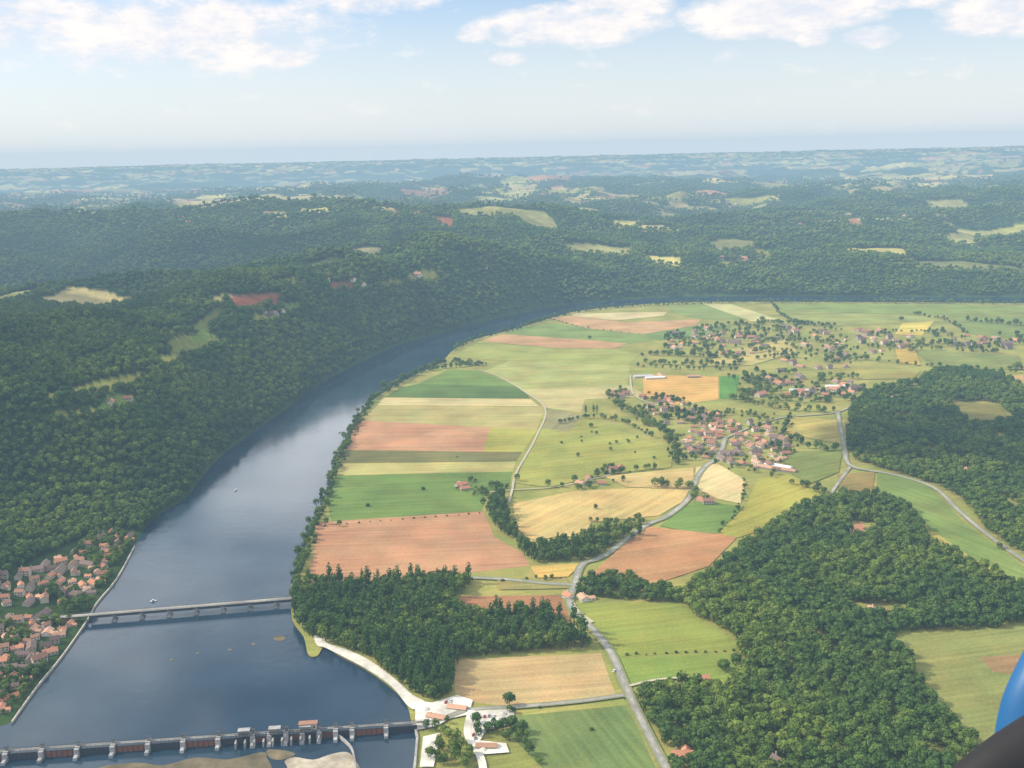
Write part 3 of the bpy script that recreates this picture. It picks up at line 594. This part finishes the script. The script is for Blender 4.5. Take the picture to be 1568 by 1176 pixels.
scatter([(1130,560),(1330,580),(1330,620),(1130,615)],180,.8,B,False,11)
scatter([(1400,505),(1568,515),(1568,545),(1400,535)],110,.85,B)
scatter([(870,655),(960,665),(1030,695),(1020,720),(925,725)],13,.5,[0,3,6])
scatter([(700,735),(740,735),(745,760),(690,760)],12,.6,B)
scatter([(870,725),(980,712),(990,735),(880,752)],22,.6,B)
scatter([(895,800),(960,790),(1010,790),(960,815),(900,825)],14,.6,B)
scatter([(1200,700),(1290,700),(1270,760),(1200,730)],8,.6,B)
scatter([(0,900),(60,858),(120,828),(170,812),(215,822),(178,888),(150,922),(0,932)],440,.56,[0,1,3,6],True,6)
scatter([(0,945),(135,950),(95,1008),(55,1056),(0,1100)],320,.56,[0,1,3,6],True,6)
scatter([(640,1110),(800,1100),(830,1176),(640,1176)],30,.7,B)
# woods on the hills
FB=[7,8,9]
def hillwood(r0,r1,sp,s,half=34.,kk=B):
    w_=r1*math.sin(math.radians(half)); x,y=jgrid((-w_,r0*.7),(w_,r1),sp); r=np.hypot(x,y); k=(r>=r0)&(r<r1)&(np.abs(np.arctan2(x,y))<math.radians(half)); x,y=x[k],y[k]
    k=pip(x,y,HILLP); x,y=x[k],y[k]; k=dline(x,y,LBw)>4; x,y=x[k],y[k]
    _,tr=cover(x,y); x,y=x[tr],y[tr]
    if r0<1700:
        for tp in (TOWN1,TOWN2): k=~pip(x,y,tp); x,y=x[k],y[k]
        k=clear_of(x,y,0,9); x,y=x[k],y[k]
    z=height(x,y); add(x,y,z,s*(.75+.5*fbm(x/110,y/110,33,2)),kk)
TOWN1=D([(-60,925),(-60,900),(0,885),(60,855),(120,828),(170,808),(225,815),(178,888),(150,925),(60,945),(-60,945)]); TOWN2=D([(-60,940),(140,940),(95,1008),(50,1060),(0,1140),(-60,1140)])
hillwood(700,1900,7.4,1.02); hillwood(1900,2800,8.7,1.13); hillwood(2800,4200,11.8,1.35,34,FB); hillwood(4200,7000,18,1.65,33,FB); hillwood(7000,10500,33,2.1,31,FB)
T=np.vstack(TP); print('trees',len(T))
instancer('woodland',T[:,:3],T[:,3],np.stack([T[:,4],T[:,4],T[:,5]],1),T[:,6],tc)
# single trees in the fields
for px,k,s in (((780,1080),2,1.1),((588,598),1,1.6),((617,585),1,1.6),((903,520),2,1.),((1380,492),2,1.3),((728,560),2,.9),((905,655),2,.8),((885,700),3,.7),((860,680),2,.5),((935,690),2,.6),((912,780),3,.7),((1108,1028),2,1.1),((1128,1016),2,1.),((563,775),6,1),((906,1118),6,.6),((700,700),6,.5),((648,750),6,1.),((1180,965),0,1),((520,806),0,.7),((500,803),0,.8),((740,775),1,.9),((745,762),0,.9),((897,634),5,.9),((909,633),5,.9),((914,634),4,.8)):
    q=G([px])[0]; o=bpy.data.objects.new(TM[k].name.split('.')[0],TM[k]); scene.collection.objects.link(o); o.location=(q[0],q[1],0); o.scale=(s,s,s); o.rotation_euler=(0,0,random.uniform(0,6))
# distant hamlets
hc=bpy.data.collections.new('house_kinds')
for i,mm in enumerate(HM): hc.objects.link(bpy.data.objects.new('kind_%d'%i,mm))
x=rng.uniform(-6000,6000,60000);y=rng.uniform(3600,12000,60000); r=np.hypot(x,y); cl=fbm(x/1300,y/1300,71,3); c2=vn(x/260,y/260,88)
k=(np.abs(np.arctan2(x,y))<.55)&(cl>.5)&(c2>.80)&pip(x,y,HILLP); x,y=x[k][:1100],y[k][:1100]
hx=D([(500,432),(540,430),(555,440),(415,485),(430,482),(740,410),(640,425),(1500,380),(1420,360),(1440,362),(890,300),(1110,262),(990,378),(1050,385),(1400,325),(410,330),(1160,262)]); x=np.concatenate([x,hx[:,0]]);y=np.concatenate([y,hx[:,1]])
instancer('distant_hamlet',np.stack([x,y,height(x,y)+1],1),rng.uniform(0,3.1,len(x)),np.repeat(rng.uniform(1.1,1.8,len(x))[:,None],3,1),rng.integers(0,8,len(x)),hc)
# ---------------- quay wall of the town ----------------------
mb=MB(); L=smooth_line(G([(24,1108),(62,1054),(100,1007),(138,952),(153,925),(183,888),(210,838)],-1),4)
Lo=L+np.array([-3.,0]); 
for i in range(len(L)-1):
    a,b_=Lo[i],Lo[i+1]; d=b_-a; n=np.linalg.norm(d); mb.box(((a[0]+b_[0])/2,(a[1]+b_[1])/2,-.5),(n+.4,1.2,3.4),walls[0],math.atan2(d[1],d[0]))
mb.obj('quay_wall')
# ---------------- bridge -------------------------------------
def span(p,q,z=-1):
    a,b_=G([p,q],z); d=b_-a; return a,d,float(np.linalg.norm(d)),math.atan2(d[1],d[0])
a,d,Ln,rz=span((138,952),(452,926)); br=empty('road_bridge',(a[0],a[1],0),rz)
mb=MB(); mb.box((Ln/2-20,0,6.6),(Ln+60,6.4,.5),M_conc2); mb.box((Ln/2-20,0,6.88),(Ln+60,5.2,.06),M_asph); mb.obj('deck',br)
mb=MB()
for sy in(-1,1): mb.box((Ln/2,sy*2.9,5.1),(Ln,.5,2.4),M_dark)
mb.obj('girders',br)
mb=MB()
for sy in(-1,1):
    mb.box((Ln/2-20,sy*3.35,7.9),(Ln+60,.2,.25),M_conc2)
    for i in range(int(Ln/2.5)): mb.box((i*2.5,sy*3.35,7.3),(.25,.2,1.),M_conc2)
mb.obj('parapet',br)
mb=MB(); np_=7
for i in range(np_):
    x=Ln*(i+.9)/(np_+.6); mb.box((x,0,1.2),(3.0,8.4,7.2),M_conc2,0,.75); mb.box((x,0,-.6),(5,12,1.8),M_conc2,0,.9); mb.box((x,0,4.6),(4.2,7.6,.7),M_conc2)
mb.obj('piers',br)
# ---------------- dam ----------------------------------------
a,d,Ln,rz=span((-60,1166),(655,1116)); dm=empty('river_dam',(a[0],a[1],0),rz)
mb=MB(); mb.box((Ln/2,.6,5.2),(Ln,3.2,.5),M_conc2); mb.box((Ln/2,3.2,4.2),(Ln,1.2,.6),M_dark); mb.obj('service_deck',dm)
mb=MB()
for sy in(-.9,2.1):
    mb.box((Ln/2,sy,6.5),(Ln,.12,.12),M_dark);mb.box((Ln/2,sy,6.0),(Ln,.08,.08),M_dark)
    for i in range(int(Ln/3)): mb.box((i*3.,sy,5.95),(.12,.12,1.1),M_dark)
mb.obj('railing',dm)
pp=MB();gt=MB();fr=MB(); step=27.; x=8.; gi_=0
while x<Ln-20:
    f=x/Ln; pp.box((x,-1,1.4),(4.2,10,7.6),M_conc,0,.86); pp.box((x,-8,-.4),(3.4,6,3.2),M_conc,0,.8); pp.box((x,0,5.65),(3.6,5.4,.5),M_conc)
    fr.box((x,1.,7.2),(2.6,2.2,2.8),M_conc2); fr.box((x,1,8.7),(3.,2.6,.3),M_dark)
    st=step if not(.58<f<.80) else 13.
    gt.box((x+st/2,-2.6,1.6),(st-4.4,.6,5.2),(M_rust,M_dark,M_rust,M_dark)[gi_%4]); gi_+=1
    gt.box((x+st/2,-2.7,4.45),(st-4.4,1.1,.35),M_dark)
    for k in range(6): gt.box((x+3.5+(st-7)*k/5,-3.1,1.6),(.35,.5,5.2),M_dark)
    x+=st
pp.obj('piers',dm);gt.obj('sluice_gates',dm);fr.obj('hoist_houses',dm)
mb=MB(); x0=Ln*.60
for i in range(3): mb.box((x0+i*24,-1.5,7.8),(8.5,4.4,4.6),M_conc2);mb.box((x0+i*24,-1.5,10.3),(9.4,5.2,.4),M_conc)
mb.box((x0+50,1.2,8.2),(14,5,5.4),walls[0]); mb.box((x0+50,1.2,11.1),(15,6,.4),roofs[1])
for i in range(4): mb.box((x0+45+i*3.3,-1.33,8.4),(1.3,.1,1.8),M_win)
for i in range(24): mb.box((x0-6+i*3.,-4.2,5.5),(.25,.25,5.),M_dark)
mb.box((x0+29,-4.2,8.),(72,.3,.3),M_dark);
for i in range(10): 
    mb.box((x0-6+i*7.2,-7.5,1.),(1.4,6,5.5),M_conc,0,.9)
mb.obj('turbine_house',dm)
# fish ladder wall, canal wall
mb=MB(); L=smooth_line(G([(520,1130),(536,1145),(542,1160),(545,1185)],-1),5)
for i in range(len(L)-1):
    p,q=L[i],L[i+1]; dd=q-p; mb.box(((p[0]+q[0])/2,(p[1]+q[1])/2,.3),(np.linalg.norm(dd)+.3,1.2,2.6),M_conc,math.atan2(dd[1],dd[0]))
mb.obj('fish_ladder_wall')
mb=MB(); L=G([(634,1108),(639,1130),(634,1190)],0)
for i in range(len(L)-1):
    p,q=L[i],L[i+1]; dd=q-p; mb.box(((p[0]+q[0])/2,(p[1]+q[1])/2,0),(np.linalg.norm(dd)+.3,1.8,3.),M_conc,math.atan2(dd[1],dd[0]))
mb.obj('canal_wall')
# boats
def boat(px,rz):
    q=G([px],-1)[0]; e=empty('motor_boat',(q[0],q[1],-1),rz); b=MB(); n=9; vs=[]
    for i in range(n):
        f=i/(n-1); w_=1.1*(1-max(0,f-.45)**2*3.2); x=-3+6.5*f
        vs+=[(x,-w_,.9),(x,-w_*.6,-.2),(x,w_*.6,-.2),(x,w_,.9)]
    fs=[]
    for i in range(n-1):
        k=4*i; fs+=[(k,k+4,k+5,k+1),(k+1,k+5,k+6,k+2),(k+2,k+6,k+7,k+3),(k,k+3,k+7,k+4)]
    fs+=[(0,1,2,3)]; b.add(vs,fs,M_white); b.obj('hull',e); c=MB(); c.box((-.3,0,1.45),(2.2,1.6,1.1),M_win,0,.8); c.box((-.3,0,2.05),(2.1,1.5,.12),M_white); c.obj('cabin',e)
boat((361,751),1.2);boat((235,921),.4);boat((520,662),1.)
# ---------------- cumulus overhead (throw the big shadows) ---
SE=math.radians(37); SA=math.radians(8)
sv=np.array([-math.cos(SE)*math.cos(SA),math.cos(SE)*math.sin(SA),math.sin(SE)])
M_cloud=pmat('cloud_vapour',(.85,.85,.87),(.9,.9,.9),.01)
def cloud(cx,cy,rx,ry,zc,seed,n=26):
    rg=np.random.default_rng(seed); b=MB(); base=np.array([cx,cy,0])+sv*(zc/sv[2])
    for k in range(n):
        a=rg.uniform(0,6.28); q=math.sqrt(rg.uniform(0,1)); s=rg.uniform(.28,.45)*min(rx,ry)*(1.2-.5*q)
        c=base+np.array([math.cos(a)*q*rx,math.sin(a)*q*ry,rg.uniform(0,.25)*min(rx,ry)*(1-q)])
        vv=I2*(1+rg.normal(0,.12,(len(I2),1)))*s*np.array([1.2,1.2,.6])+c; vv[:,2]=np.maximum(vv[:,2],base[2]-.1*s); b.add(vv,IF2,M_cloud)
    b.obj('cloud')
q=D([(100,490),(520,385),(170,400)])
cloud(q[0][0]-60,q[0][1]+100,330,560,1500,1,34); cloud(q[1][0],q[1][1],700,330,1500,2,40); cloud(q[2][0]-100,q[2][1],600,330,1500,3,34)
q=G([(1450,680),(1180,1000)]); cloud(q[0][0]+60,q[0][1]+20,240,150,1500,4,18)
# ---------------- haze ---------------------------------------
m,t,o=nt('glowing_haze'); DN=9.2e-5; 
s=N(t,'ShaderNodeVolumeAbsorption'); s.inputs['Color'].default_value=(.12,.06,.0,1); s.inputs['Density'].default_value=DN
e=N(t,'ShaderNodeEmission'); e.inputs[0].default_value=(.375,.585,.78,1); e.inputs[1].default_value=DN  # air glows by itself; emission stands in for scattered skylight
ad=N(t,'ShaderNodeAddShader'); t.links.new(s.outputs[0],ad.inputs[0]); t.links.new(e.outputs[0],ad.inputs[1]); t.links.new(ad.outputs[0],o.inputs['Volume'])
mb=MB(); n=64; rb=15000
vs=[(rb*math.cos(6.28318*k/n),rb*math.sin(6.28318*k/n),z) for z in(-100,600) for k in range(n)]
mb.add(vs,[(k,(k+1)%n,n+(k+1)%n,n+k) for k in range(n)]+[tuple(range(n))[::-1],tuple(range(n,2*n))],m); mb.obj('glowing_haze_air')
# ---------------- sun & sky ----------------------------------
sd=bpy.data.lights.new('sun','SUN'); sd.energy=5.; sd.angle=math.radians(.53); sd.color=(1,.92,.78); so=bpy.data.objects.new('sun',sd); scene.collection.objects.link(so)
so.rotation_euler=Vector(sv).to_track_quat('Z','Y').to_euler()
wd=bpy.data.worlds.new('World'); scene.world=wd; wd.use_nodes=True; t=wd.node_tree; t.nodes.clear()
o=N(t,'ShaderNodeOutputWorld'); bg=N(t,'ShaderNodeBackground'); bg.inputs[1].default_value=.15
sk=N(t,'ShaderNodeTexSky',sky_type='NISHITA'); sk.sun_disc=False; sk.sun_elevation=SE; sk.sun_rotation=math.radians(360-82); sk.altitude=400; sk.dust_density=1.0; sk.air_density=1.; sk.ozone_density=1.6
tcx=N(t,'ShaderNodeTexCoord'); sp=N(t,'ShaderNodeSeparateXYZ'); t.links.new(tcx.outputs['Generated'],sp.inputs[0])
azn=mth(t,'ARCTAN2',sp.outputs[0],sp.outputs[1]); eln=mth(t,'ARCSINE',sp.outputs[2])
cb=N(t,'ShaderNodeCombineXYZ'); t.links.new(azn,cb.inputs[0]); t.links.new(mth(t,'MULTIPLY',eln,2.2),cb.inputs[1])
n1=noise(t,cb.outputs[0],18,8,.62)
tot=None
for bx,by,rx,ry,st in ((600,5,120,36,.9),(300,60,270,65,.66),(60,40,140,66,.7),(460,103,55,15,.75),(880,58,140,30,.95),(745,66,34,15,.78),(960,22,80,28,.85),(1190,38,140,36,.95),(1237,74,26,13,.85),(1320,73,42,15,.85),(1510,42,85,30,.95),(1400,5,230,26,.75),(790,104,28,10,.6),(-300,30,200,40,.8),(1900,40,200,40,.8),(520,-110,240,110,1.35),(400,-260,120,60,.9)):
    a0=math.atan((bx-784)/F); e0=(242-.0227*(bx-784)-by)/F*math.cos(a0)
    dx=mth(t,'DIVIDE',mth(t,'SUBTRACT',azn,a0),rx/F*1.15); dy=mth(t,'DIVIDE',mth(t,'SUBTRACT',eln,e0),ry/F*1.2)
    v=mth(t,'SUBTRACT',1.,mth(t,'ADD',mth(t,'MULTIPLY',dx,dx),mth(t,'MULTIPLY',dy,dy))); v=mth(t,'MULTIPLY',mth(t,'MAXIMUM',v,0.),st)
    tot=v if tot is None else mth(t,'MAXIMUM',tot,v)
# cloud field elsewhere in the sky
hi=mth(t,'MULTIPLY',rng_(t,eln,.25,.4,0,1),rng_(t,noise(t,cb.outputs[0],3,3,.5),.45,.65,0,.8)); tot=mth(t,'MAXIMUM',tot,hi)
den=rng_(t,mth(t,'ADD',mth(t,'MULTIPLY',tot,.62),mth(t,'SUBTRACT',n1,.5)),.07,.38,0,1)
cc=mixc(t,rng_(t,n1,.40,.60),(5.7,5.9,6.4),(8.,7.2,6.7))
cc=mixc(t,rng_(t,eln,.165,.19),cc,(21,20.6,20.4))  # unseen clouds above the view, over-brightened to add a silver sheen to the river
veil=mth(t,'MULTIPLY',rng_(t,eln,0,.15,1.,.08),rng_(t,noise(t,cb.outputs[0],4,3,.5),.3,.7,.85,1.))
base=mixc(t,veil,mixc(t,1.,sk.outputs[0],(.92,1.0,1.12),'MULTIPLY'),(6.9,6.75,6.5))
fin=mixc(t,mth(t,'MULTIPLY',den,.9),base,cc)
t.links.new(fin,bg.inputs[0]); t.links.new(bg.outputs[0],o.inputs[0])
# ---------------- the aeroplane the view is taken from -------
M_blue=pmat('blue_aircraft_paint',(.018,.10,.24),(.022,.12,.27),3.,.4,spec=.4); M_rub=pmat('black_window_seal',(.015,.015,.017),(.025,.025,.027),20.,.6)
def tube(mb,px,dep,rad,m):
    C=smooth_line(np.array([dirs([p])[0]*dd for p,dd in zip(px,dep)])+np.array([0,0,H]),10); n=36; vs=[]
    for i,c in enumerate(C):
        tn=C[min(i+1,len(C)-1)]-C[max(i-1,0)]; tn/=np.linalg.norm(tn); u=np.cross(tn,[0,.3,1]); u/=np.linalg.norm(u); w_=np.cross(tn,u)
        for k in range(n): a=6.2832*k/n; vs.append(c+rad*(math.cos(a)*u+1.4*math.sin(a)*w_))
    mb.add(vs,[(i*n+k,i*n+(k+1)%n,(i+1)*n+(k+1)%n,(i+1)*n+k) for i in range(len(C)-1) for k in range(n)],m)
ac=empty('light_aircraft',(0,0,0)); mb=MB(); tube(mb,[(1440,1290),(1510,1222),(1575,1172),(1650,1130),(1760,1090)],[.6]*5,.017,M_rub); mb.obj('window_frame',ac,smooth=True)
mb=MB(); tube(mb,[(1760,820),(1670,940),(1612,1040),(1586,1110),(1576,1220),(1585,1330)],[1.5]*6,.036,M_blue); mb.obj('wing_strut',ac,smooth=True)
scene.view_settings.view_transform='Standard'; scene.view_settings.look='None'; scene.view_settings.exposure=0
